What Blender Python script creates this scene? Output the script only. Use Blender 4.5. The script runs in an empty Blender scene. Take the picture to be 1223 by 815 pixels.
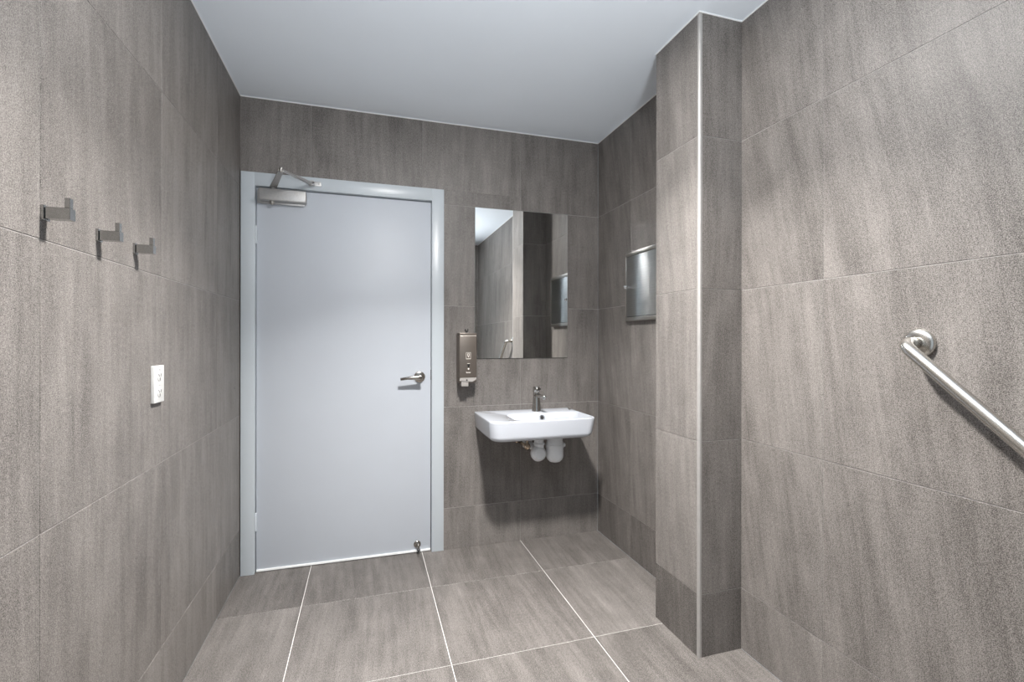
import bpy, bmesh, math, random
from mathutils import Vector, Matrix

sc = bpy.context.scene
C = sc.collection
PI = math.pi
random.seed(11)

# ------------------------------------------------------------------ room measures (metres)
XL, XR = -0.6327, 1.4425          # left and right wall
YB, YR = 2.8103, -0.70            # door wall and rear wall (behind the camera)
H = 2.52                          # ceiling
Z0, TZ = 0.2446, 0.598            # first wall joint, tile pitch
PX0, PY0, PY1 = 1.2408, 1.8564, 1.566   # boxed column on the right wall
FX0, FY0, TP = -0.2865, 2.407, 0.6      # floor grid
CAM_H = 1.2377

# ------------------------------------------------------------------ camera
cam = bpy.data.cameras.new('camera')
cam_o = bpy.data.objects.new('camera', cam); C.objects.link(cam_o)
cam.sensor_width = 36.0
cam.lens = 570.5 * 36.0 / 1223.0
cam.clip_start = 0.02
cam.shift_y = -(407.5 - 406.7) / 1223.0
cam_o.location = (0, 0, CAM_H)
cam_o.rotation_euler = (Matrix.Rotation(-0.2964, 4, 'Z') @ Matrix.Rotation(PI / 2, 4, 'X') @ Matrix.Rotation(0.0012, 4, 'Z')).to_euler()
sc.camera = cam_o

# ------------------------------------------------------------------ light
LAMP = (0.43, 1.28, H)
LAMP_L = 480.0      # glowing lens
LAMP_P = 62.0       # beam of the downlight
LAMP_SPREAD = 114
LAMP2_L = 25.0
REAR_FILL_P = 1.5
CEIL_FILL_P = 27.0      # added fill that brightens the ceiling
sc.view_settings.view_transform = 'Standard'
sc.view_settings.look = 'None'
sc.view_settings.gamma = 1.0
sc.view_settings.use_curve_mapping = False
sc.view_settings.exposure = 0.0
sc.cycles.max_bounces = 10
sc.cycles.diffuse_bounces = 6
sc.cycles.glossy_bounces = 6
sc.cycles.caustics_reflective = True
sc.cycles.blur_glossy = 0.3
sc.cycles.sample_clamp_indirect = 60.0
w = bpy.data.worlds.new('world'); sc.world = w
w.use_nodes = True
w.node_tree.nodes['Background'].inputs[0].default_value = (0.80, 0.90, 1.0, 1)
w.node_tree.nodes['Background'].inputs[1].default_value = 0.6
# added fill light behind the camera, shining in through the made-up rear opening
rfill = bpy.data.lights.new('rear_fill', 'AREA')
rfill.shape = 'RECTANGLE'; rfill.size = 1.62; rfill.size_y = 2.2
rfill.energy = REAR_FILL_P; rfill.color = (0.83, 0.93, 1.0)
rfill_o = bpy.data.objects.new('rear_fill', rfill); C.objects.link(rfill_o)
rfill_o.location = (0.30, YR - 0.14, 1.28); rfill_o.rotation_euler = (PI / 2, 0, 0)   # shines towards +y
# downlight beam, sits just under its lens
bl = bpy.data.lights.new('downlight_beam', 'AREA'); bl.shape = 'DISK'; bl.size = 0.16
bl.energy = LAMP_P; bl.spread = math.radians(LAMP_SPREAD); bl.color = (1.0, 0.975, 0.95)
bl_o = bpy.data.objects.new('downlight_beam', bl); C.objects.link(bl_o); bl_o.location = (LAMP[0], LAMP[1], H - 0.0195)
# unseen fill light added beside the camera, aimed up to brighten the ceiling
fl = bpy.data.lights.new('ceiling_fill', 'AREA'); fl.shape = 'DISK'; fl.size = 0.25
fl.energy = CEIL_FILL_P; fl.color = (0.92, 0.96, 1.0); fl.spread = math.radians(110)
fl_o = bpy.data.objects.new('ceiling_fill', fl); C.objects.link(fl_o)
fl_o.location = (0.35, -0.35, 1.35); fl_o.rotation_euler = (PI - math.radians(34), 0, 0)

# ------------------------------------------------------------------ materials
def mat(name, color, rough=0.5, metal=0.0, spec=0.5, aniso=0.0, bump=None, noise=None, emit=None, coat=0.0):
    m = bpy.data.materials.new(name); m.use_nodes = True
    nt = m.node_tree; b = nt.nodes['Principled BSDF']
    b.inputs['Base Color'].default_value = (*color, 1)
    b.inputs['Roughness'].default_value = rough
    b.inputs['Metallic'].default_value = metal
    b.inputs['Specular IOR Level'].default_value = spec
    b.inputs['Coat Weight'].default_value = coat
    if aniso:
        b.inputs['Anisotropic'].default_value = aniso
    tc = nt.nodes.new('ShaderNodeTexCoord')
    if noise:       # (scale, amount) mottling of the colour
        n = nt.nodes.new('ShaderNodeTexNoise'); n.inputs['Scale'].default_value = noise[0]
        nt.links.new(tc.outputs['Object'], n.inputs['Vector'])
        r = nt.nodes.new('ShaderNodeValToRGB')
        a = noise[1]
        r.color_ramp.elements[0].position = 0.3; r.color_ramp.elements[1].position = 0.7
        r.color_ramp.elements[0].color = (*[c * (1 - a) for c in color], 1)
        r.color_ramp.elements[1].color = (*[min(1, c * (1 + a)) for c in color], 1)
        nt.links.new(n.outputs['Fac'], r.inputs['Fac']); nt.links.new(r.outputs['Color'], b.inputs['Base Color'])
    if bump:        # (scale xyz, strength, distance)
        mp = nt.nodes.new('ShaderNodeMapping'); mp.inputs['Scale'].default_value = bump[0]
        n = nt.nodes.new('ShaderNodeTexNoise'); n.inputs['Scale'].default_value = 1.0
        nt.links.new(tc.outputs['Object'], mp.inputs['Vector']); nt.links.new(mp.outputs['Vector'], n.inputs['Vector'])
        bp = nt.nodes.new('ShaderNodeBump'); bp.inputs['Strength'].default_value = bump[1]; bp.inputs['Distance'].default_value = bump[2]
        nt.links.new(n.outputs['Fac'], bp.inputs['Height']); nt.links.new(bp.outputs['Normal'], b.inputs['Normal'])
    if emit:
        b.inputs['Emission Color'].default_value = (*emit[0], 1)
        b.inputs['Emission Strength'].default_value = emit[1]
    return m

def tile_material(name, dark, light, rough=0.50):
    m = bpy.data.materials.new(name); m.use_nodes = True
    nt = m.node_tree; N = nt.nodes; L = nt.links; b = N['Principled BSDF']
    def math_(op, a=None, b_=None):
        n = N.new('ShaderNodeMath'); n.operation = op
        for i, v in enumerate((a, b_)):
            if v is None: continue
            if isinstance(v, (int, float)): n.inputs[i].default_value = v
            else: L.new(v, n.inputs[i])
        return n.outputs[0]
    uv = N.new('ShaderNodeUVMap'); uv.uv_map = 'grain'
    def noise(scale, sx, sy, detail=3, rough_=0.55, dist=0.0):
        mp = N.new('ShaderNodeMapping'); mp.inputs['Scale'].default_value = (sx, sy, 1)
        L.new(uv.outputs['UV'], mp.inputs['Vector'])
        n = N.new('ShaderNodeTexNoise'); n.noise_dimensions = '2D'
        n.inputs['Scale'].default_value = scale; n.inputs['Detail'].default_value = detail
        n.inputs['Roughness'].default_value = rough_; n.inputs['Distortion'].default_value = dist
        L.new(mp.outputs['Vector'], n.inputs['Vector']); return n.outputs['Fac']
    broad = noise(1, 9, 1.3, 3)             # wide soft bands along the grain
    streak = noise(1, 42, 3.2, 4, 0.6, 0.3)      # thin dark streaks
    mott = noise(1, 14, 9, 4)               # clouding
    speck = noise(1, 430, 380, 2, 0.7)      # sandy grain
    fine = noise(1, 190, 90, 2, 0.6)
    a = math_('MULTIPLY', math_('SUBTRACT', broad, 0.5), 0.46)
    s = math_('MULTIPLY', math_('SUBTRACT', streak, 0.5), 0.40)
    mo = math_('MULTIPLY', math_('SUBTRACT', mott, 0.5), 0.25)
    sp = math_('MULTIPLY', math_('SUBTRACT', speck, 0.5), 2.1)
    fi = math_('MULTIPLY', math_('SUBTRACT', fine, 0.5), 0.55)
    at = N.new('ShaderNodeAttribute'); at.attribute_name = 'tone'
    t = math_('ADD', math_('ADD', math_('ADD', a, s), math_('ADD', mo, sp)), math_('ADD', fi, at.outputs['Fac']))
    r = N.new('ShaderNodeValToRGB')
    r.color_ramp.elements[0].position = 0.0; r.color_ramp.elements[0].color = (*dark, 1)
    r.color_ramp.elements[1].position = 1.0; r.color_ramp.elements[1].color = (*light, 1)
    L.new(t, r.inputs['Fac']); L.new(r.outputs['Color'], b.inputs['Base Color'])
    rr = math_('ADD', math_('MULTIPLY', math_('SUBTRACT', speck, 0.5), 0.3), rough)
    L.new(rr, b.inputs['Roughness'])
    b.inputs['Specular IOR Level'].default_value = 0.45
    bp = N.new('ShaderNodeBump'); bp.inputs['Strength'].default_value = 0.35; bp.inputs['Distance'].default_value = 0.0006
    L.new(speck, bp.inputs['Height']); L.new(bp.outputs['Normal'], b.inputs['Normal'])
    return m

M = {}
M['tile'] = tile_material('stoneware_tile', (0.042, 0.0365, 0.0325), (0.315, 0.290, 0.270))
M['grout'] = mat('pale_grout', (0.36, 0.345, 0.33), 0.9, noise=(60, 0.12))
M['floor_grout'] = mat('white_grout', (0.80, 0.78, 0.75), 0.8, noise=(40, 0.08))
M['ceiling'] = mat('ceiling_paint', (0.81, 0.865, 0.925), 0.55, noise=(3, 0.01), bump=((90, 90, 90), 0.05, 0.001))
M['door'] = mat('door_paint', (0.485, 0.515, 0.56), 0.48, noise=(4, 0.012), bump=((14, 14, 3), 0.08, 0.003))
M['frame'] = mat('frame_paint', (0.49, 0.53, 0.56), 0.30, noise=(6, 0.012), bump=((20, 20, 6), 0.05, 0.002))
M['ceramic'] = mat('white_ceramic', (0.53, 0.555, 0.60), 0.12, noise=(5, 0.005), coat=0.3)
M['chrome'] = mat('polished_chrome', (0.78, 0.78, 0.78), 0.08, 1.0, noise=(20, 0.03))
M['handle'] = mat('aged_satin_chrome', (0.40, 0.375, 0.345), 0.20, 1.0, noise=(60, 0.08))
M['tap_chrome'] = mat('tap_chrome', (0.50, 0.49, 0.47), 0.14, 1.0, noise=(20, 0.03))
M['nickel'] = mat('satin_nickel', (0.56, 0.54, 0.51), 0.28, 1.0, bump=((400, 40, 400), 0.1, 0.0003))
M['bar'] = mat('brushed_grab_bar_steel', (0.62, 0.60, 0.56), 0.26, 1.0, bump=((300, 300, 60), 0.08, 0.0003))
M['closer'] = mat('silver_closer_paint', (0.47, 0.46, 0.45), 0.42, 0.7, noise=(120, 0.06))
M['hook'] = mat('satin_hook_steel', (0.42, 0.42, 0.41), 0.22, 1.0, noise=(150, 0.06))
M['soap'] = mat('brushed_dispenser_steel', (0.20, 0.172, 0.148), 0.36, 0.75, bump=((900, 900, 40), 0.15, 0.0003))
M['soap_nozzle'] = mat('pale_grey_plastic', (0.34, 0.32, 0.30), 0.4, noise=(50, 0.04))
M['print'] = mat('pale_print', (0.72, 0.66, 0.60), 0.5, noise=(80, 0.05))
M['dark'] = mat('dark_plastic', (0.018, 0.017, 0.016), 0.4, noise=(50, 0.2))
M['gap'] = mat('dark_gap', (0.03, 0.03, 0.03), 0.8, noise=(50, 0.2))
M['pvc'] = mat('white_pvc', (0.78, 0.80, 0.82), 0.35, noise=(30, 0.02))
M['brass'] = mat('chromed_brass', (0.62, 0.50, 0.38), 0.25, 1.0, noise=(80, 0.15))
M['white_plastic'] = mat('white_plastic', (0.60, 0.60, 0.585), 0.35, noise=(50, 0.01))
M['slot'] = mat('socket_slot', (0.06, 0.058, 0.055), 0.6, noise=(50, 0.1))
M['alu'] = mat('aluminium_trim', (0.42, 0.405, 0.39), 0.50, 0.45, noise=(60, 0.04))
M['caulk'] = mat('white_silicone', (0.82, 0.83, 0.82), 0.5, noise=(60, 0.02))
M['rubber'] = mat('dark_rubber', (0.06, 0.06, 0.065), 0.6, noise=(90, 0.1))
M['lens'] = mat('lamp_lens', (0.9, 0.9, 0.9), 0.4, emit=((1.0, 0.975, 0.95), LAMP_L))
M['lens2'] = mat('lamp_lens_rear', (0.9, 0.9, 0.9), 0.4, emit=((1.0, 0.975, 0.95), LAMP2_L))
M['lamp_ring'] = mat('white_lamp_ring', (0.8, 0.8, 0.8), 0.4, noise=(50, 0.01))

def mirror_mat():
    m = mat('mirror_silver', (0.93, 0.94, 0.93), 0.0, 1.0)
    return m
M['mirror'] = mirror_mat()
M['mirror_edge'] = mat('mirror_edge', (0.10, 0.12, 0.11), 0.3, noise=(50, 0.1))

def brushed_panel():
    m = bpy.data.materials.new('brushed_stainless_panel'); m.use_nodes = True
    nt = m.node_tree; b = nt.nodes['Principled BSDF']; L = nt.links
    b.inputs['Metallic'].default_value = 1.0
    b.inputs['Base Color'].default_value = (0.60, 0.62, 0.62, 1)
    b.inputs['Roughness'].default_value = 0.33
    b.inputs['Anisotropic'].default_value = 1.0
    b.inputs['Anisotropic Rotation'].default_value = 0.25
    tg = nt.nodes.new('ShaderNodeTangent'); tg.direction_type = 'UV_MAP'; tg.uv_map = 'grain'
    L.new(tg.outputs['Tangent'], b.inputs['Tangent'])
    tc = nt.nodes.new('ShaderNodeTexCoord'); mp = nt.nodes.new('ShaderNodeMapping')
    mp.inputs['Scale'].default_value = (5, 5, 300)
    n = nt.nodes.new('ShaderNodeTexNoise'); n.inputs['Scale'].default_value = 1
    L.new(tc.outputs['Object'], mp.inputs['Vector']); L.new(mp.outputs['Vector'], n.inputs['Vector'])
    r = nt.nodes.new('ShaderNodeValToRGB')
    r.color_ramp.elements[0].color = (0.50, 0.52, 0.52, 1); r.color_ramp.elements[1].color = (0.70, 0.72, 0.72, 1)
    L.new(n.outputs['Fac'], r.inputs['Fac']); L.new(r.outputs['Color'], b.inputs['Base Color'])
    return m
M['panel'] = brushed_panel()

# ------------------------------------------------------------------ helpers
def link(name, bm, mats, parent=None, smooth=False, autosmooth=None):
    me = bpy.data.meshes.new(name)
    bmesh.ops.recalc_face_normals(bm, faces=bm.faces)
    bm.to_mesh(me); bm.free()
    o = bpy.data.objects.new(name, me); C.objects.link(o)
    for m in (mats if isinstance(mats, (list, tuple)) else [mats]):
        me.materials.append(m)
    if smooth or autosmooth:
        me.shade_smooth()
    if autosmooth:
        me.set_sharp_from_angle(angle=math.radians(autosmooth))
    if parent: 
        o.parent = parent
        o.matrix_parent_inverse = Matrix.Translation(-parent.location) if parent.type == 'EMPTY' else Matrix.Identity(4)
    return o

def box(bm, x0, x1, y0, y1, z0, z1, bevel=0.0, seg=2, mi=0):
    r = bmesh.ops.create_cube(bm, size=1.0)
    vs = r['verts']
    for v in vs:
        v.co = Vector(((x0 + x1) / 2 + v.co.x * (x1 - x0), (y0 + y1) / 2 + v.co.y * (y1 - y0), (z0 + z1) / 2 + v.co.z * (z1 - z0)))
    fs = list({f for v in vs for f in v.link_faces})
    if bevel > 0:
        es = list({e for v in vs for e in v.link_edges})
        rb = bmesh.ops.bevel(bm, geom=es, offset=bevel, segments=seg, profile=0.5, affect='EDGES')
        fs = list({f for v in rb['verts'] for f in v.link_faces})
    for f in fs: f.material_index = mi
    return vs

def lathe(bm, prof, origin, axis, seg=32, mi=0, cap=True):
    """prof: list of (radius, height along axis)"""
    axis = Vector(axis).normalized()
    up = Vector((0, 0, 1)) if abs(axis.z) < 0.9 else Vector((1, 0, 0))
    a = axis.cross(up).normalized(); b = axis.cross(a).normalized()
    o = Vector(origin); rings = []
    for r, h in prof:
        rings.append([bm.verts.new(o + axis * h + (a * math.cos(2 * PI * k / seg) + b * math.sin(2 * PI * k / seg)) * max(r, 1e-5)) for k in range(seg)])
    for i in range(len(rings) - 1):
        for k in range(seg):
            f = bm.faces.new((rings[i][k], rings[i][(k + 1) % seg], rings[i + 1][(k + 1) % seg], rings[i + 1][k])); f.material_index = mi
    if cap:
        f = bm.faces.new(rings[0]); f.material_index = mi
        f = bm.faces.new(rings[-1]); f.material_index = mi

def tube(bm, pts, r, seg=20, mi=0, flat=None):
    """swept tube; r scalar or list; flat=(a,b) cross-section multipliers"""
    pts = [Vector(p) for p in pts]; n = len(pts)
    rs = r if isinstance(r, (list, tuple)) else [r] * n
    T = []
    for i in range(n):
        if i == 0: t = pts[1] - pts[0]
        elif i == n - 1: t = pts[-1] - pts[-2]
        else: t = (pts[i + 1] - pts[i]).normalized() + (pts[i] - pts[i - 1]).normalized()
        T.append(t.normalized())
    ref = Vector((0, 0, 1)) if abs(T[0].z) < 0.9 else Vector((1, 0, 0))
    a = T[0].cross(ref).normalized(); rings = []
    fa, fb = flat or (1, 1)
    for i in range(n):
        a = (a - T[i] * a.dot(T[i])).normalized(); b = T[i].cross(a).normalized()
        rings.append([bm.verts.new(pts[i] + (a * math.cos(2 * PI * k / seg) * fa + b * math.sin(2 * PI * k / seg) * fb) * rs[i]) for k in range(seg)])
    for i in range(n - 1):
        for k in range(seg):
            f = bm.faces.new((rings[i][k], rings[i][(k + 1) % seg], rings[i + 1][(k + 1) % seg], rings[i + 1][k])); f.material_index = mi
    for rg in (rings[0], rings[-1]):
        f = bm.faces.new(rg); f.material_index = mi

def fillet(pts, rad, n=8):
    """round the corners of a polyline"""
    pts = [Vector(p) for p in pts]; out = [pts[0]]
    for i in range(1, len(pts) - 1):
        p, a, b = pts[i], (pts[i - 1] - pts[i]), (pts[i + 1] - pts[i])
        la, lb = a.length, b.length; a.normalize(); b.normalize()
        d = min(rad, la * 0.48, lb * 0.48)
        p0, p2 = p + a * d, p + b * d
        for k in range(n + 1):
            t = k / n; wq = 0.5 * (a - b).length      # rational quadratic = circular corner
            wq = max(0.05, min(1.0, wq)); q0, q1, q2 = (1 - t) ** 2, 2 * t * (1 - t) * wq, t * t
            out.append((p0 * q0 + p * q1 + p2 * q2) / (q0 + q1 + q2))
    out.append(pts[-1]); return out

def empty(name, loc, label=None, cat=None, group=None, kind=None):
    o = bpy.data.objects.new(name, None); C.objects.link(o)
    o.location = loc; o.empty_display_size = 0.05
    tag(o, label, cat, group, kind); return o

def tag(o, label=None, cat=None, group=None, kind=None):
    if label: o['label'] = label
    if cat: o['category'] = cat
    if group: o['group'] = group
    if kind: o['kind'] = kind
    return o

# ------------------------------------------------------------------ tiled surfaces
GAP, PROUD = 0.0011, 0.0014      # half the joint, tile face above the grout
def tiled(name, origin, U, V, Nn, us, vs, skip=(), back=0.10, tilt=0.0, grout='grout', label=None, bright=0.0, seed=1, parent=None, extra_backing=None, tones=None, gap=GAP, vgap=0.0006, spread=0.07):
    """tiles between the joint lists us, vs on the plane origin + u*U + v*V; Nn points into the room"""
    rnd = random.Random(seed)
    O, U, V, Nn = Vector(origin), Vector(U), Vector(V), Vector(Nn)
    bm = bmesh.new()
    tone = bm.faces.layers.float.new('tone')
    uvl = bm.loops.layers.uv.new('grain')
    def plate(u0, u1, v0, v1, dt=0.0):
        b = 0.0006
        base = [(u0, v0), (u1, v0), (u1, v1), (u0, v1)]
        top = [(u0 + b, v0 + b), (u1 - b, v0 + b), (u1 - b, v1 - b), (u0 + b, v1 - b)]
        lo = [bm.verts.new(O + U * u + V * v - Nn * PROUD) for u, v in base]
        mid = [bm.verts.new(O + U * u + V * v - Nn * b) for u, v in base]
        hi = [bm.verts.new(O + U * u + V * v) for u, v in top]
        t = 0.46 + dt + bright + rnd.uniform(-spread, spread)
        ou, ov = rnd.uniform(0, 50), rnd.uniform(0, 50)
        an = tilt + rnd.uniform(-0.05, 0.05); ca, sa = math.cos(an), math.sin(an)
        fs = [bm.faces.new(hi)]
        for k in range(4):
            fs.append(bm.faces.new((mid[k], mid[(k + 1) % 4], hi[(k + 1) % 4], hi[k])))
            fs.append(bm.faces.new((lo[k], lo[(k + 1) % 4], mid[(k + 1) % 4], mid[k])))
        for f in fs:
            f[tone] = t
            for l in f.loops:
                d = l.vert.co - O; u, v = d.dot(U), d.dot(V)
                l[uvl].uv = (ou + u * ca - v * sa, ov + u * sa + v * ca)
    for i in range(len(us) - 1):
        for j in range(len(vs) - 1):
            u0 = us[i] + (vgap if i else 0); u1 = us[i + 1] - (vgap if i < len(us) - 2 else 0)
            v0 = vs[j] + (gap if j else 0); v1 = vs[j + 1] - (gap if j < len(vs) - 2 else 0)
            rects = [(u0, u1, v0, v1)]
            for (a0, a1, b0, b1) in skip:       # cut the tiles around an opening
                new = []
                for (p0, p1, q0, q1) in rects:
                    if a1 <= p0 or a0 >= p1 or b1 <= q0 or b0 >= q1: new.append((p0, p1, q0, q1)); continue
                    if q1 > b1: new.append((p0, p1, b1, q1))
                    if q0 < b0: new.append((p0, p1, q0, b0))
                    m0, m1 = max(q0, b0), min(q1, b1)
                    if p0 < a0: new.append((p0, a0, m0, m1))
                    if p1 > a1: new.append((a1, p1, m0, m1))
                rects = new
            for r_ in rects:
                if r_[1] - r_[0] > 0.004 and r_[3] - r_[2] > 0.004: plate(*r_, dt=(tones or {}).get((i, j), 0.0))
    # backing slab (grout)
    slabs = extra_backing or [(us[0], us[-1], vs[0], vs[-1])]
    for (u0, u1, v0, v1) in slabs:
        c = []
        for d in (PROUD, back):
            for (u, v) in ((u0, v0), (u1, v0), (u1, v1), (u0, v1)):
                c.append(bm.verts.new(O + U * u + V * v - Nn * d))
        for q in ((0, 1, 2, 3), (4, 5, 6, 7), (0, 1, 5, 4), (1, 2, 6, 5), (2, 3, 7, 6), (3, 0, 4, 7)):
            f = bm.faces.new([c[k] for k in q]); f.material_index = 1
    me = bpy.data.meshes.new(name)
    # orient every face: tiles towards the room, slab outwards
    bmesh.ops.recalc_face_normals(bm, faces=[f for f in bm.faces if f.material_index == 1])
    for f in bm.faces:
        if f.material_index == 0:
            f.normal_update()
            if f.normal.dot(Nn) < -0.01: f.normal_flip()
    bm.to_mesh(me); bm.free()
    o = bpy.data.objects.new(name, me); C.objects.link(o)
    me.materials.append(M['tile']); me.materials.append(M[grout])
    if parent: o.parent = parent
    o['kind'] = 'structure'
    if label: o['label'] = label
    return o

def joints(a, b, start, pitch):
    k0 = math.floor((a - start) / pitch) - 1
    xs = [start + pitch * k for k in range(k0, k0 + 20) if a + 0.012 < start + pitch * k < b - 0.012]
    return [a] + xs + [b]
zj = joints(0, H, Z0, TZ)

NR = len(joints(YR, YB, FY0, TP)) - 1      # tile columns along the side walls
tiled('floor', (0, 0, 0), (1, 0, 0), (0, 1, 0), (0, 0, 1), joints(XL, XR, FX0, TP), joints(YR, YB + 0.06, FY0, TP),
      grout='floor_grout', bright=-0.10, seed=3, tones={(1, 6): -0.13, (0, 6): -0.06, (2, 6): -0.08, (3, 4): -0.05}, label='stone-look floor of large grey-brown tiles with thin white joints', gap=0.0012, vgap=0.0012, tilt=0.0)
tiled('wall_left', (XL, 0, 0), (0, 1, 0), (0, 0, 1), (1, 0, 0), joints(YR, YB + .1, FY0, TP), joints(0, H, 0.242, 0.600),
      seed=5, label='left wall of large grey-brown stone-look tiles carrying the three coat hooks', spread=0.05)
tiled('wall_right', (XR, 0, 0), (0, 1, 0), (0, 0, 1), (-1, 0, 0), joints(YR, YB, FY0, TP), zj,
      seed=8, tilt=0.17, tones={(NR - 1, 0): -0.12, (NR - 2, 0): -0.12}, label='right wall of large grey-brown stone-look tiles carrying the grab bar', spread=0.05)
# wall with the door: the frame opening is left out
FRX0, FRX1, FRZ = -0.6285, 0.4375, 2.124
tiled('wall_back', (0, YB, 0), (1, 0, 0), (0, 0, 1), (0, -1, 0), joints(XL, XR, FX0, TP), zj,
      skip=[(XL - 1, FRX1, -1, FRZ)], extra_backing=[(XL, FRX1, FRZ, H), (FRX1, XR, 0, H)],
      seed=13, label='back wall of large grey-brown stone-look tiles around the white door', spread=0.05)
# rear wall behind the camera, with a wide opening added to let fill light in
OPN = (-0.55, 1.15, 0.12, 2.42)
tiled('wall_rear', (0, YR, 0), (1, 0, 0), (0, 0, 1), (0, 1, 0), joints(XL, XR, FX0, TP), zj, skip=[OPN],
      extra_backing=[(XL, OPN[0], 0, H), (OPN[1], XR, 0, H), (OPN[0], OPN[1], 0, OPN[2]), (OPN[0], OPN[1], OPN[3], H)],
      seed=21, label='tiled rear wall with a wide opening added for fill light')
bm = bmesh.new()
for a in ((OPN[0], OPN[0] + .04, OPN[2], OPN[3]), (OPN[1] - .04, OPN[1], OPN[2], OPN[3]), (OPN[0] + .04, OPN[1] - .04, OPN[2], OPN[2] + .04), (OPN[0] + .04, OPN[1] - .04, OPN[3] - .04, OPN[3])):
    box(bm, a[0], a[1], YR - .09, YR - .03, a[2], a[3], 0.003)
tag(link('added_window_1', bm, M['frame'], autosmooth=30), 'white frame of the added opening in the rear wall', kind='structure')  # frame made up to go with the added opening

bm = bmesh.new(); box(bm, XL - .1, XR + .1, YR - .1, YB + .1, H, H + .1)
tag(link('ceiling', bm, M['ceiling']), 'smooth pale blue-white painted ceiling', kind='structure')

# boxed tiled column: three tiled faces joined under one structure
colm = empty('pillar', (PX0, PY1, 0), label='narrow floor-to-ceiling tiled column boxed out of the right wall', kind='structure')
def pf(name, *a, **k):
    k.pop('label', None)
    o = tiled(name, *a, **k); del o['kind']
    o.parent = colm; o.matrix_parent_inverse = Matrix.Translation(-colm.location); return o
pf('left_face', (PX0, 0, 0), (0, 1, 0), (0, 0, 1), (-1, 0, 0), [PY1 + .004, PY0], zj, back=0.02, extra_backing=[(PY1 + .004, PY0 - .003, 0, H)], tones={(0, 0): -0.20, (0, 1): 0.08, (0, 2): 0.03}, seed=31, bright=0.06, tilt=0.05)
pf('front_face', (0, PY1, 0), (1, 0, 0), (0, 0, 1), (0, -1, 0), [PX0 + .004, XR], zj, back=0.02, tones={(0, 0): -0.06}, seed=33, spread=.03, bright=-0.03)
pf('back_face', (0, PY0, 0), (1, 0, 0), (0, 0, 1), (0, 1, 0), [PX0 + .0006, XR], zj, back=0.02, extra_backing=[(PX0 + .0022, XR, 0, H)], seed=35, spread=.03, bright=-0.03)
# metal corner profile on the column's edge
bm = bmesh.new()
lathe(bm, [(0.0075, 0.0), (0.0075, H)], (PX0 + 0.0065, PY1 + 0.0065, 0), (0, 0, 1), 16)
box(bm, PX0 - .0004, PX0 + .0065, PY1 + .0065, PY1 + .0125, 0, H)
box(bm, PX0 + .0065, PX0 + .0125, PY1 - .0004, PY1 + .0065, 0, H)
link('corner_trim', bm, M['alu'], colm, autosmooth=30)

# thin white silicone bead where the tiles meet the ceiling
bm = bmesh.new(); s = 0.0035
def bead(x0, x1, y0, y1): box(bm, x0, x1, y0, y1, H - s, H)
bead(XL, XL + s, YR, YB); bead(XR - s, XR, YR, PY1); bead(XR - s, XR, PY0, YB); bead(XL, XR, YB - s, YB)
bead(PX0 - s, PX0, PY1 - s, PY0 + s); bead(PX0, XR, PY1 - s, PY1); bead(PX0, XR, PY0, PY0 + s)
tag(link('trim_1', bm, M['caulk']), 'thin white sealant line between wall tiles and ceiling', kind='structure')

# ------------------------------------------------------------------ door
YF = YB - 0.008                    # frame face
LX0, LX1, LZ0, LZ1 = -0.5585, 0.3640, 0.009, 2.049
YLf = 2.828                        # leaf face
door = empty('door_1', ((FRX0 + FRX1) / 2, YB, 0), 'white painted flush door in a white frame on the back wall', kind='structure')
bm = bmesh.new()
IX0, IX1, IZ = -0.5615, 0.3665, 2.053
def frame_prof(x0, x1, z0, z1):
    box(bm, x0, x1, YF, YB + 0.10, z0, z1, 0.0025, 2)
frame_prof(FRX0, IX0, 0, FRZ); frame_prof(IX1, FRX1, 0, FRZ); frame_prof(IX0 - .003, IX1 + .003, IZ, FRZ)
# stop behind the leaf
box(bm, IX0, IX0 + .014, YLf + .042, YB + .09, 0, IZ); box(bm, IX1 - .014, IX1, YLf + .042, YB + .09, 0, IZ); box(bm, IX0, IX1, YLf + .042, YB + .09, IZ - .014, IZ)
link('door_frame', bm, M['frame'], door, autosmooth=30)
bm = bmesh.new(); box(bm, LX0, LX1, YLf, YLf + 0.040, LZ0, LZ1, 0.0015, 2)
leaf = link('door_leaf', bm, M['door'], door, autosmooth=30)
# pale strip along the leaf's foot
bm = bmesh.new(); box(bm, LX0 + .002, LX1 - .002, YLf - .006, YLf, LZ0 - .005, LZ0 + .006, 0.001)
link('bottom_strip', bm, M['caulk'], door)
# hinges on the left edge
for z in (0.22, 1.75):
    bm = bmesh.new(); lathe(bm, [(0.0045, 0), (0.0055, .003), (0.0055, .095), (0.0045, .098)], (LX0 - .0015, YLf - .003, z), (0, 0, 1), 12)
    link('hinge', bm, M['frame'], door, smooth=True)
# strike plate
bm = bmesh.new(); box(bm, LX1 - .001, LX1 + .0030, YLf - .004, YLf + .02, 1.005, 1.065)
link('strike_plate', bm, M['rubber'], door)
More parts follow.
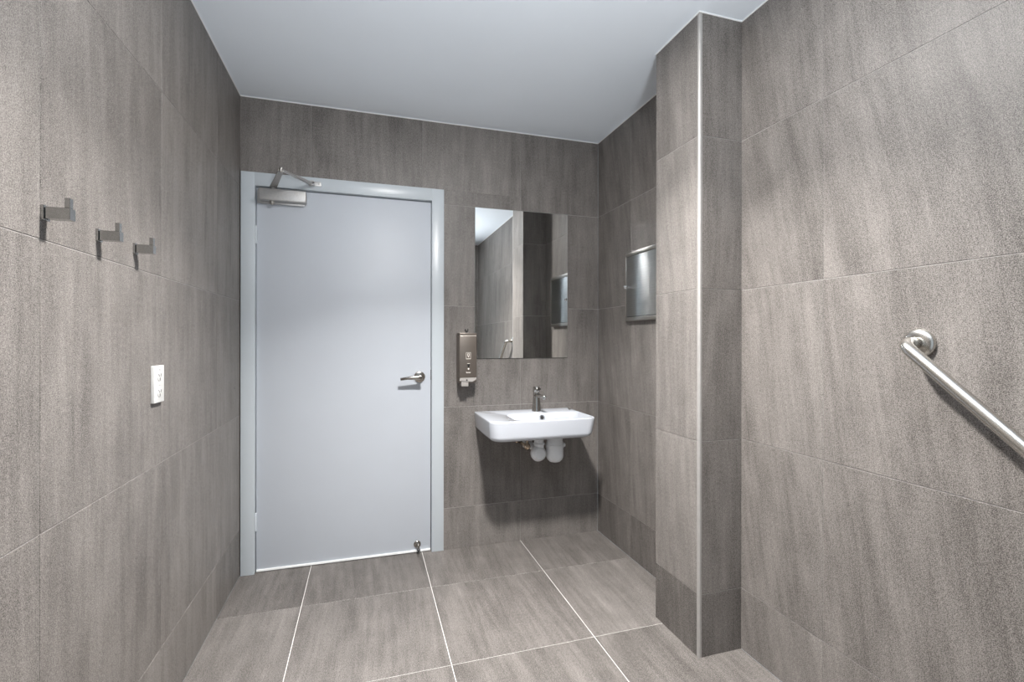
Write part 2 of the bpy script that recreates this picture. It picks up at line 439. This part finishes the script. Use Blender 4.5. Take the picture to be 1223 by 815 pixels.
# lever handle
hx, hz = 0.2985, 1.0235
bm = bmesh.new()
lathe(bm, [(0.033, 0), (0.033, .004), (0.031, .008), (0.025, .0105), (0.0125, .0115)], (hx, YLf, hz), (0, -1, 0), 36)
hd = link('door_handle', bm, M['handle'], door, autosmooth=40)
bm = bmesh.new()
pts = fillet([(hx, YLf - .010, hz), (hx, YLf - .058, hz), (hx - .060, YLf - .060, hz - .001), (hx - .112, YLf - .055, hz - .008)], 0.014)
n = len(pts); tube(bm, pts, [0.0125 - 0.0045 * max(0, (i - n * .4) / (n * .6)) for i in range(n)], 16, flat=(0.8, 1.0))
lathe(bm, [(0.0125, 0), (0.0125, .003), (0.010, .005)], (hx + .001, YLf - .062, hz), (0, -1, 0), 20)
lv = link('lever', bm, M['handle'], hd, smooth=True)
bm = bmesh.new(); lathe(bm, [(0.0055, 0), (0.0055, .0012)], (hx + .001, YLf - .0668, hz), (0, -1, 0), 16)
link('keyhole', bm, M['dark'], hd)
# drop stop at the foot of the leaf
sx, sz = 0.289, 0.043
bm = bmesh.new()
lathe(bm, [(0.021, 0), (0.021, .003), (0.018, .006), (0.010, .008)], (sx - .002, YLf, sz + .004), (0, -1, 0), 28)
tube(bm, [(sx, YLf - .006, sz + .016), (sx + .001, YLf - .030, sz + .010), (sx + .003, YLf - .034, sz - .012)], 0.006, 14)
st = link('door_stop', bm, M['handle'], door, smooth=True); 
bm = bmesh.new(); lathe(bm, [(0.006, 0), (0.009, .004), (0.009, .012), (0.006, .016)], (sx + .003, YLf - .034, sz - .008), (0, 0, -1), 18)
link('rubber_tip', bm, M['rubber'], st, smooth=True)

# door closer: body on the leaf, two arms, shoe on the frame head
cx0, cx1, cz0, cz1 = -0.541, -0.309, 1.974, 2.038
bm = bmesh.new()
v = [(cx0, YLf, cz0 - .004), (cx1 + .004, YLf, cz0 - .004), (cx1 + .004, YLf, cz1 + .003), (cx0 - .006, YLf, cz1 + .003)]
box(bm, cx0 - .014, cx1 - .012, YLf - .006, YLf, cz0 - .008, cz1 + .002, .002)
box(bm, cx0, cx1, YLf - .054, YLf - .006, cz0, cz1, .007, 3)
body = link('door_closer', bm, M['closer'], door, autosmooth=40)
bm = bmesh.new()
lathe(bm, [(0.013, 0), (0.013, .006), (0.010, .010), (0.010, .016), (0.005, .018)], (-0.478, YLf - .032, cz0), (0, 0, -1), 20)
link('valve_cap', bm, M['nickel'], body, smooth=True)
SP = Vector((-0.4745, YLf - .026, 2.050)); EL = Vector((-0.3965, 2.548, 2.062)); SH = Vector((-0.284, YF - .022, 2.083))
def bar_between(bm, a, b, w0, w1, t):
    a, b = Vector(a), Vector(b); d = (b - a).normalized(); s_ = d.cross(Vector((0, 0, 1))).normalized(); u = s_.cross(d).normalized()
    vv = []
    for p, w_ in ((a, w0), (b, w1)):
        for q in ((-1, -1), (1, -1), (1, 1), (-1, 1)):
            vv.append(bm.verts.new(p + s_ * q[0] * w_ / 2 + u * q[1] * t / 2))
    for q in ((0, 1, 2, 3), (4, 5, 6, 7), (0, 1, 5, 4), (1, 2, 6, 5), (2, 3, 7, 6), (3, 0, 4, 7)):
        bm.faces.new([vv[k] for k in q])
bm = bmesh.new()
lathe(bm, [(0.012, -.014), (0.012, .004), (0.009, .008)], SP, (0, 0, 1), 20)
bar_between(bm, SP, EL, 0.034, 0.022, 0.006)
link('main_arm', bm, M['closer'], body, autosmooth=30)
bm = bmesh.new(); lathe(bm, [(0.007, -.010), (0.009, -.006), (0.009, .004), (0.011, .006), (0.010, .012), (0.005, .015)], EL, (0, 0, 1), 20)
link('elbow_knob', bm, M['nickel'], body, smooth=True)
bm = bmesh.new(); a_ = EL + Vector((0, 0, .004)); mid = a_.lerp(SH, 0.45)
tube(bm, [a_, mid], 0.0068, 12); bar_between(bm, mid, SH, 0.018, 0.016, 0.011)
lathe(bm, [(0.008, -.008), (0.008, .008)], a_.lerp(mid, .12), (mid - a_), 14)
link('forearm', bm, M['closer'], body, autosmooth=30)
bm = bmesh.new()
box(bm, -0.298, -0.236, YF - .004, YF, 2.077, 2.101, .001)
box(bm, -0.296, -0.270, YF - .032, YF - .004, 2.074, 2.079); box(bm, -0.296, -0.270, YF - .032, YF - .004, 2.091, 2.096)
lathe(bm, [(0.005, 0), (0.005, .028), (.003, .030)], (-0.284, YF - .022, 2.070), (0, 0, 1), 14)
lathe(bm, [(0.005, 0), (0.004, .003)], (-0.247, YF - .004, 2.089), (0, -1, 0), 12)
link('arm_shoe', bm, M['closer'], body, autosmooth=30)

# ------------------------------------------------------------------ mirror
MX0, MX1, MZ0, MZ1 = 0.6235, 1.2265, 1.1275, 2.0365
mr = empty('wall_mirror', ((MX0 + MX1) / 2, YB, MZ0), 'frameless rectangular mirror on the tiled wall above the wash basin', 'mirror')
bm = bmesh.new(); box(bm, MX0, MX1, YB - .005, YB, MZ0, MZ1)
link('glass_edge', bm, M['mirror_edge'], mr)
bm = bmesh.new(); box(bm, MX0 + .0012, MX1 - .0012, YB - .0062, YB - .005, MZ0 + .0012, MZ1 - .0012)
link('mirror_glass', bm, M['mirror'], mr)

# ------------------------------------------------------------------ wash basin
def rrect(x0, x1, y0, y1, rf, rb, z, n=8, zl=None):
    """rounded rectangle loop, rf front corner radius, rb back corner radius; y0 front"""
    pts = []
    for (cx, cy, r, a0) in ((x1 - rb, y1 - rb, rb, 0), (x0 + rb, y1 - rb, rb, PI / 2), (x0 + rf, y0 + rf, rf, PI), (x1 - rf, y0 + rf, rf, 1.5 * PI)):
        for k in range(n + 1):
            a = a0 + (PI / 2) * k / n
            pts.append(Vector((cx + r * math.cos(a), cy + r * math.sin(a), z)))
    return pts
BX0, BX1, BYF, BYB, BZ0, BZ1 = 0.6215, 1.2350, 2.405, YB, 0.695, 0.8085
basin = empty('wash_basin', ((BX0 + BX1) / 2, BYB, BZ0), 'white rectangular ceramic wall-hung basin under the mirror', 'wash basin')
bm = bmesh.new(); loops = []
def L_(pts): loops.append([bm.verts.new(p) for p in pts])
L_(rrect(BX0 + .10, BX1 - .10, BYF + .10, BYB - .02, .03, .01, BZ0))
L_(rrect(BX0 + .040, BX1 - .040, BYF + .045, BYB, .05, .002, BZ0))
for t in (0.12, 0.3, 0.5, 0.7, 0.88, 1.0):
    a = t * PI / 2; ins = 0.030 * (1 - math.sin(a)); zz = BZ0 + 0.030 * (1 - math.cos(a))
    L_(rrect(BX0 + .008 + ins, BX1 - .008 - ins, BYF + .010 + ins, BYB, .055, .002, zz))
L_(rrect(BX0, BX1, BYF, BYB, .052, .002, BZ1 - .010))
L_(rrect(BX0 + .0003, BX1 - .0003, BYF + .0003, BYB, .052, .002, BZ1 - .005))
L_(rrect(BX0 + .0018, BX1 - .0018, BYF + .0018, BYB, .051, .003, BZ1 - .0015))
L_(rrect(BX0 + .005, BX1 - .005, BYF + .005, BYB, .049, .004, BZ1))
WX0, WX1, WY0, WY1 = 0.770, 1.218, 2.424, 2.662
L_(rrect(WX0 - .004, WX1 + .004, WY0 - .003, WY1 + .004, .045, .050, BZ1 - .0002))
L_(rrect(WX0, WX1, WY0, WY1, .044, .048, BZ1 - .0025))
for t in (.25, .5, .75, .9, 1.0):
    a = t * PI / 2; ins = .050 * (1 - math.cos(a)) + .012 * t; zz = BZ1 - .004 - .085 * math.sin(a)
    L_(rrect(WX0 + ins * 1.5, WX1 - ins, WY0 + ins * .6, WY1 - ins * .9, .044, .05, zz))
L_(rrect(WX0 + .19, WX1 - .17, WY0 + .09, WY1 - .09, .02, .02, BZ1 - .094))
for i in range(len(loops) - 1):
    A, B_ = loops[i], loops[i + 1]; n = len(A)
    for k in range(n): bm.faces.new((A[k], A[(k + 1) % n], B_[(k + 1) % n], B_[k]))
bm.faces.new(loops[0]); bm.faces.new(loops[-1])
link('basin_bowl', bm, M['ceramic'], basin, autosmooth=50)
ox, oy, oz = 0.996, 2.652, 0.7800
bm = bmesh.new(); ax = Vector((0, -1, 0.42)).normalized()
lathe(bm, [(0.0165, -0.004), (0.0165, .003), (0.0135, .0045), (0.0110, .002), (0.0110, -0.001)], (ox, oy, oz), ax, 26)
ov = link('overflow_ring', bm, M['chrome'], basin, smooth=True)
bm = bmesh.new(); lathe(bm, [(0.0085, 0.001), (0.0085, .0025)], (ox, oy, oz), ax, 20)
link('overflow_hole', bm, M['dark'], ov)
bm = bmesh.new(); lathe(bm, [(0.032, -.01), (0.032, .003), (0.026, .005), (0.02, .003), (.004, .006)], (0.99, 2.54, BZ1 - .094), (0, 0, 1), 28)
link('drain', bm, M['chrome'], basin, smooth=True)

# mixer tap
tap = empty('basin_tap', (0.9885, 2.728, BZ1), 'chrome single-lever mixer tap standing on the back ledge of the basin', 'tap')
TX, TY = 0.9885, 2.728
bm = bmesh.new()
lathe(bm, [(0.0275, 0), (0.0275, .003), (0.0262, .008), (0.0240, .03), (0.0215, .065), (0.0205, .100), (0.0205, .115)], (TX, TY, BZ1), (0, 0, 1), 32)
link('tap_body', bm, M['tap_chrome'], tap, autosmooth=45)
bm = bmesh.new()
tube(bm, [(TX, TY - .008, BZ1 + .096), (TX, TY - .040, BZ1 + .098), (TX, TY - .085, BZ1 + .100), (TX, TY - .135, BZ1 + .102), (TX, TY - .142, BZ1 + .102)], [0.0185, .0160, .0130, .0110, .0095], 20, flat=(1.0, 0.75))
lathe(bm, [(0.0085, 0), (0.0085, .010)], (TX, TY - .128, BZ1 + .096), (0, 0, -1), 16)
link('spout', bm, M['tap_chrome'], tap, smooth=True)
bm = bmesh.new()
lathe(bm, [(0.0195, .1165), (0.0212, .119), (0.0212, .144), (0.0195, .149), (0.004, .1505)], (TX, TY, BZ1), (0, 0, 1), 32)
tube(bm, [(TX, TY - .012, BZ1 + .138), (TX, TY - .034, BZ1 + .138), (TX, TY - .048, BZ1 + .138)], [0.014, .013, .011], 14, flat=(1.2, 0.4))
link('lever', bm, M['tap_chrome'], tap, autosmooth=45)

# waste trap under the basin
tr = empty('basin_waste_trap', (1.04, 2.62, 0.53), 'white plastic waste trap with a round bend and cup under the basin', 'waste trap')
bm = bmesh.new()
lathe(bm, [(0.010, 0), (0.030, .004), (0.0435, .016), (0.0495, .030), (0.0505, .036), (0.0505, .084), (0.053, .086), (0.053, .104), (0.050, .106), (0.050, .116), (0.046, .122), (0.046, .168)], (1.0560, 2.600, 0.5265), (0, 0, 1), 36)
link('trap_cup', bm, M['pvc'], tr, autosmooth=40)
bm = bmesh.new()   # the round bend seen end-on
lathe(bm, [(0.006, -.036), (0.030, -.032), (0.042, -.018), (0.0455, 0), (0.042, .018), (0.030, .032), (.006, .036)], (0.9535, 2.600, 0.5830), (0, -1, 0.15), 36)
lathe(bm, [(0.028, 0), (0.028, .022), (0.033, .024), (0.033, .032), (0.028, .034), (0.028, .084)], (0.9600, 2.605, 0.610), (0, 0, 1), 28)
link('trap_bend', bm, M['pvc'], tr, autosmooth=40)
bm = bmesh.new()
tube(bm, fillet([(0.9560, 2.615, 0.600), (0.9560, 2.74, 0.600), (0.9560, YB - .001, 0.600)], .02), 0.021, 20)
lathe(bm, [(0.034, 0), (0.034, .004), (.024, .008)], (0.9560, YB - .0, 0.600), (0, -1, 0), 28)
link('outlet_pipe', bm, M['pvc'], tr, smooth=True)
bm = bmesh.new(); lathe(bm, [(0.0115, 0), (0.0115, .012), (0.009, .014)], (1.0560 + .050, 2.598, 0.6230), (1, 0, 0), 16)
link('trap_lug', bm, M['pvc'], tr, autosmooth=30)

vl = empty('stop_valve', (0.91, 2.66, 0.62), 'small brass-coloured water stop valve beside the white waste trap', 'valve')
bm = bmesh.new()
lathe(bm, [(0.010, 0), (0.018, .003), (0.019, .012), (0.013, .018), (0.011, .03)], (0.8920, 2.625, 0.6215), (0, -0.35, 0), 18)
tube(bm, [(0.8920, 2.622, 0.6215), (0.8920, YB - .001, 0.6215)], 0.010, 14)
lathe(bm, [(0.018, 0), (0.017, .004), (.012, .008)], (0.8920, YB, 0.6215), (0, -1, 0), 24)
link('valve_body', bm, M['brass'], vl, smooth=True)
bm = bmesh.new()
tube(bm, fillet([(0.8920, 2.640, 0.6215), (0.905, 2.652, 0.628), (0.908, 2.662, 0.672), (0.908, 2.662, 0.694)], .012), 0.0075, 14)
lathe(bm, [(0.012, 0), (0.012, .014)], (0.900, 2.646, 0.622), (0.6, 0.4, 0.2), 6)
link('supply_hose', bm, M['brass'], vl, smooth=True)

# ------------------------------------------------------------------ soap dispenser
SX0, SX1, SYF, SZ0, SZ1 = 0.513, 0.615, 2.714, 1.022, 1.280
soap = empty('soap_dispenser', ((SX0 + SX1) / 2, YB, SZ0), 'brown-grey brushed metal soap dispenser on the wall left of the mirror', 'soap dispenser')
bm = bmesh.new(); box(bm, SX0 + .001, SX1 - .001, SYF + .012, YB, SZ0 - .032, SZ1 - .001, .002)
bx = link('back_box', bm, M['soap'], soap, autosmooth=30)
bm = bmesh.new(); box(bm, SX0, SX1, SYF, SYF + .085, SZ0, SZ1 - .016, .004, 3)
cv = link('front_cover', bm, M['soap'], soap, autosmooth=35)
bm = bmesh.new(); box(bm, SX0, SX1, SYF + .0005, SYF + .085, SZ1 - .013, SZ1, .003, 3)
link('hinged_lid', bm, M['soap'], soap, autosmooth=35)
bm = bmesh.new(); box(bm, SX0 + .003, SX1 - .003, SYF - .0006, SYF + .003, SZ1 - .0165, SZ1 - .0135)
tag(link('bright_seam', bm, M['print'], cv), 'bright horizontal seam line')
yf = SYF
# printed marks: framed symbol, level window, small line of text
bm = bmesh.new()
def pr(x0, x1, z0, z1, mi=0): box(bm, x0, x1, yf - .0006, yf + .0004, z0, z1, mi=mi)
sxc = 0.5665
pr(sxc - .015, sxc + .013, 1.1655, 1.1672); pr(sxc - .015, sxc + .013, 1.1285, 1.1320); pr(sxc - .015, sxc - .0133, 1.1285, 1.167); pr(sxc + .0113, sxc + .013, 1.1285, 1.167)
pr(sxc - .007, sxc - .004, 1.145, 1.161); pr(sxc - .004, sxc + .005, 1.158, 1.161); pr(sxc + .003, sxc + .006, 1.147, 1.161); pr(sxc - .002, sxc + .002, 1.138, 1.150)
link('pictogram', bm, M['print'], cv)
bm = bmesh.new()
pr(sxc - .008, sxc + .008, 1.1010, 1.1045)
link('level_mark', bm, M['print'], cv)
bm = bmesh.new(); lathe(bm, [(0.005, 0), (0.005, .0007)], (sxc, yf, 1.0725), (0, -1, 0), 14)
link('round_mark', bm, M['print'], cv)
bm = bmesh.new()
# a line of tiny unreadable letters
for k, (dx, ww, hh) in enumerate(((-.0135, .003, .0065), (-.0095, .0025, .0045), (-.006, .0025, .0045), (-.0025, .0025, .0055), (.001, .0025, .0045), (.0045, .0025, .0045), (.008, .003, .0045))):
    pr(sxc + dx, sxc + dx + ww, 1.0490, 1.0490 + hh)
pr(sxc - .0135, sxc + .011, 1.0484, 1.0496)
link('printed_text', bm, M['print'], cv)
bm = bmesh.new()
vv = [bm.verts.new((sxc + a, yf - .0009, b)) for a, b in ((-.0085, 1.1015), (.0085, 1.1015), (.0035, 1.0800), (-.0035, 1.0800))]
v2 = [bm.verts.new((p.co.x, yf + .0003, p.co.z)) for p in vv]
bm.faces.new(vv); bm.faces.new(v2[::-1])
for k in range(4): bm.faces.new((vv[k], vv[(k + 1) % 4], v2[(k + 1) % 4], v2[k]))
link('level_window', bm, M['dark'], cv)
# push bar and nozzle at the foot
bm = bmesh.new()
prof = [(SX0 + .003, SZ0 - .001), (SX1 - .002, SZ0 - .001), (SX1 - .004, SZ0 - .010), (SX1 - .014, SZ0 - .018), (SX1 - .026, SZ0 - .024), (SX0 + .002, SZ0 - .018)]
fr = [bm.verts.new((x, SYF - .003, z)) for x, z in prof]; bk = [bm.verts.new((x, SYF + .060, z)) for x, z in prof]
bm.faces.new(fr); bm.faces.new(bk[::-1])
for k in range(len(prof)): bm.faces.new((fr[k], fr[(k + 1) % len(prof)], bk[(k + 1) % len(prof)], bk[k]))
link('push_bar', bm, M['soap_nozzle'], soap)
bm = bmesh.new(); box(bm, SX0 + .012, SX0 + .054, SYF + .002, SYF + .036, SZ0 - .051, SZ0 - .016, .003)
nz = link('nozzle', bm, M['soap_nozzle'], soap, autosmooth=30)
bm = bmesh.new(); lathe(bm, [(0.0045, 0), (0.0045, .001)], (SX0 + .043, SYF - .003, SZ0 - .014), (0, -1, 0), 14)
link('nozzle_hole', bm, M['dark'], nz)
bm = bmesh.new()   # black key left in the lock on the lid
kx = SX0 + .047; ky = SYF + .028
box(bm, kx - .0015, kx + .0015, ky - .003, ky + .003, SZ1 - .001, SZ1 + .014)
box(bm, kx - .010, kx - .004, ky - .003, ky + .003, SZ1 + .008, SZ1 + .024); box(bm, kx + .005, kx + .010, ky - .003, ky + .003, SZ1 + .009, SZ1 + .025)
box(bm, kx - .006, kx + .007, ky - .003, ky + .003, SZ1 + .006, SZ1 + .011)
link('lid_key', bm, M['dark'], soap)

# ------------------------------------------------------------------ stainless wall cabinet in the recess
DY0, DY1, DZ0, DZ1 = 2.022, 2.428, 1.348, 1.735
DXF = XR - 0.022
cab = empty('steel_wall_cabinet', (XR, (DY0 + DY1) / 2, DZ0), 'square brushed stainless cabinet with knob on the recessed right wall behind the column', 'wall cabinet')
bm = bmesh.new(); fw = 0.022
box(bm, DXF, XR, DY0, DY1, DZ1 - fw, DZ1, .0015); box(bm, DXF, XR, DY0, DY1, DZ0, DZ0 + fw, .0015)
box(bm, DXF, XR, DY0, DY0 + .010, DZ0 + fw, DZ1 - fw, .001); box(bm, DXF, XR, DY1 - .010, DY1, DZ0 + fw, DZ1 - fw, .001)
link('cabinet_frame', bm, M['nickel'], cab, autosmooth=30)
bm = bmesh.new(); box(bm, DXF + .004, XR, DY0 + .010, DY1 - .010, DZ0 + fw, DZ1 - fw)
link('shadow_gap', bm, M['gap'], cab)
bm = bmesh.new(); uvl = bm.loops.layers.uv.new('grain')
box(bm, DXF - .001, DXF + .003, DY0 + .013, DY1 - .013, DZ0 + fw + .003, DZ1 - fw - .003, .001)
for f in bm.faces:
    for l in f.loops: l[uvl].uv = (l.vert.co.y, l.vert.co.z)
dr = link('cabinet_door', bm, M['panel'], cab, autosmooth=30)
bm = bmesh.new(); ky, kz = 2.3850, 1.538
lathe(bm, [(0.007, 0), (0.006, .006), (0.006, .014), (0.0105, .018), (0.0125, .024), (0.0105, .030), (0.004, .033)], (DXF - .001, ky, kz), (-1, 0, 0), 22)
link('knob', bm, M['chrome'], dr, smooth=True)

# ------------------------------------------------------------------ grab bar
gb = empty('grab_bar', (XR, 0.9232, 1.227), 'brushed steel grab bar sloping down along the right wall', 'grab bar')
bx_ = XR - 0.075
bm = bmesh.new()
pts = fillet([(XR - .004, 0.9190, 1.2310), (bx_, 0.9170, 1.2320), (bx_, 0.441, 0.800), (bx_, -0.280, 0.800), (XR - .004, -0.280, 0.800)], 0.050, 14)
tube(bm, pts, 0.0160, 28)
link('rail', bm, M['bar'], gb, smooth=True)
for (y, z) in ((0.9205, 1.2300), (-0.280, 0.800)):
    bm = bmesh.new(); lathe(bm, [(0.041, 0), (0.041, .006), (0.038, .012), (0.030, .0155), (0.018, .017)], (XR, y, z), (-1, 0, 0), 40)
    link('wall_flange', bm, M['bar'], gb, autosmooth=50)

# ------------------------------------------------------------------ coat hooks
def make_hook(label):
    h = empty('coat_hook', (XL, 1.2175, 1.4977), label, 'coat hook', 'coat hooks in a row on the left wall')
    y0, y1 = 1.2070, 1.2275
    bm = bmesh.new(); box(bm, XL, XL + .0055, y0 - .0005, y1 + .0005, 1.4825, 1.5130, .0005, 1)
    p = link('wall_plate', bm, M['hook'], h)
    bm = bmesh.new(); box(bm, XL + .0055, XL + .0080, y0 + .003, y1 - .003, 1.487, 1.508)
    q = link('shadow_neck', bm, M['dark'], h)
    bm = bmesh.new(); box(bm, XL + .0080, XL + .0490, y0, y1, 1.4855, 1.5095, .0006, 1)
    a = link('arm', bm, M['hook'], h)
    bm = bmesh.new(); box(bm, XL + .0395, XL + .0488, y0, y0 + .0125, 1.5095, 1.5300, .0006, 1)
    b = link('upturned_tip', bm, M['hook'], h)
    return h
hook = make_hook('satin metal coat hook nearest the camera, leftmost of the three on the left wall')
for (y, z, lab) in ((1.4245, 1.4950, 'middle satin metal coat hook of the three in a row on the left wall'),
                    (1.6190, 1.4977, 'satin metal coat hook closest to the door, rightmost of the three on the left wall')):
    c = hook.copy(); C.objects.link(c); c.location = (XL, y, z); c['label'] = lab
    for ch in list(hook.children):
        d = ch.copy(); C.objects.link(d); d.parent = c; d.matrix_parent_inverse = ch.matrix_parent_inverse.copy()

# ------------------------------------------------------------------ power outlet
po = empty('power_outlet', (XL, 1.7605, 1.04), 'white vertical power outlet plate on the left wall below the hooks', 'power outlet')
px1 = XL + .0115
bm = bmesh.new(); box(bm, XL, px1, 1.7240, 1.7970, 1.0410, 1.1570, .0022, 3)
pl = link('face_plate', bm, M['white_plastic'], po, autosmooth=35)
yc = 1.7605
for (zc) in (1.1240, 1.0740):
    bm = bmesh.new(); lathe(bm, [(0.0165, 0), (0.0165, .0008), (.0155, .0012)], (px1, yc, zc), (1, 0, 0), 28)
    link('socket_face', bm, M['white_plastic'], po, smooth=True)
    bm = bmesh.new()
    for (dy, dz, an) in ((-.0075, .003, .5), (.0075, .003, -.5), (0, -.009, 0)):
        vs = box(bm, px1 + .0008, px1 + .0018, -.0016, .0016, -.0048, .0048)
        R_ = Matrix.Rotation(an, 4, 'X')
        for v in vs: v.co = Vector((v.co.x, 0, 0)) + R_ @ Vector((0, v.co.y, v.co.z)) + Vector((0, yc + dy, zc + dz))
    link('socket_slots', bm, M['slot'], po)
for zc in (1.1480, 1.0990):
    bm = bmesh.new(); box(bm, px1 - .001, px1 + .002, yc - .006, yc + .006, zc - .0035, zc + .0035, .0008)
    link('rocker_switch', bm, M['white_plastic'], po)

# small dark holes beside the door frame
for (y, z, r, lab) in ((2.7035, 0.9949, .0050, 'small dark round hole in the left wall tiles level with the door handle'),
                       (2.6760, 0.9230, .0025, 'tiny dark drill mark in the left wall tiles just below the larger hole')):
    bm = bmesh.new(); lathe(bm, [(r, 0), (r, .0006)], (XL, y, z), (1, 0, 0), 20)
    tag(link('wall_hole', bm, M['dark']), lab, 'wall hole')

# ------------------------------------------------------------------ ceiling lamps
for (p, mk, lab) in ((LAMP, 'lens', 'round white ceiling lamp in front of the basin and column'),
                     ((0.45, -0.35, H), 'lens2', 'round white ceiling lamp behind the photographer near the rear wall')):
    dl = empty('ceiling_lamp', p, lab, 'ceiling lamp', 'round ceiling lamps')
    bm = bmesh.new(); lathe(bm, [(0.105, 0), (0.105, .008), (0.098, .014), (0.088, .015)], p, (0, 0, -1), 48)
    link('lamp_ring', bm, M['lamp_ring'], dl, autosmooth=40)
    bm = bmesh.new(); lathe(bm, [(0.085, .0152), (0.085, .018)], p, (0, 0, -1), 48)
    link('lamp_lens', bm, M[mk], dl)
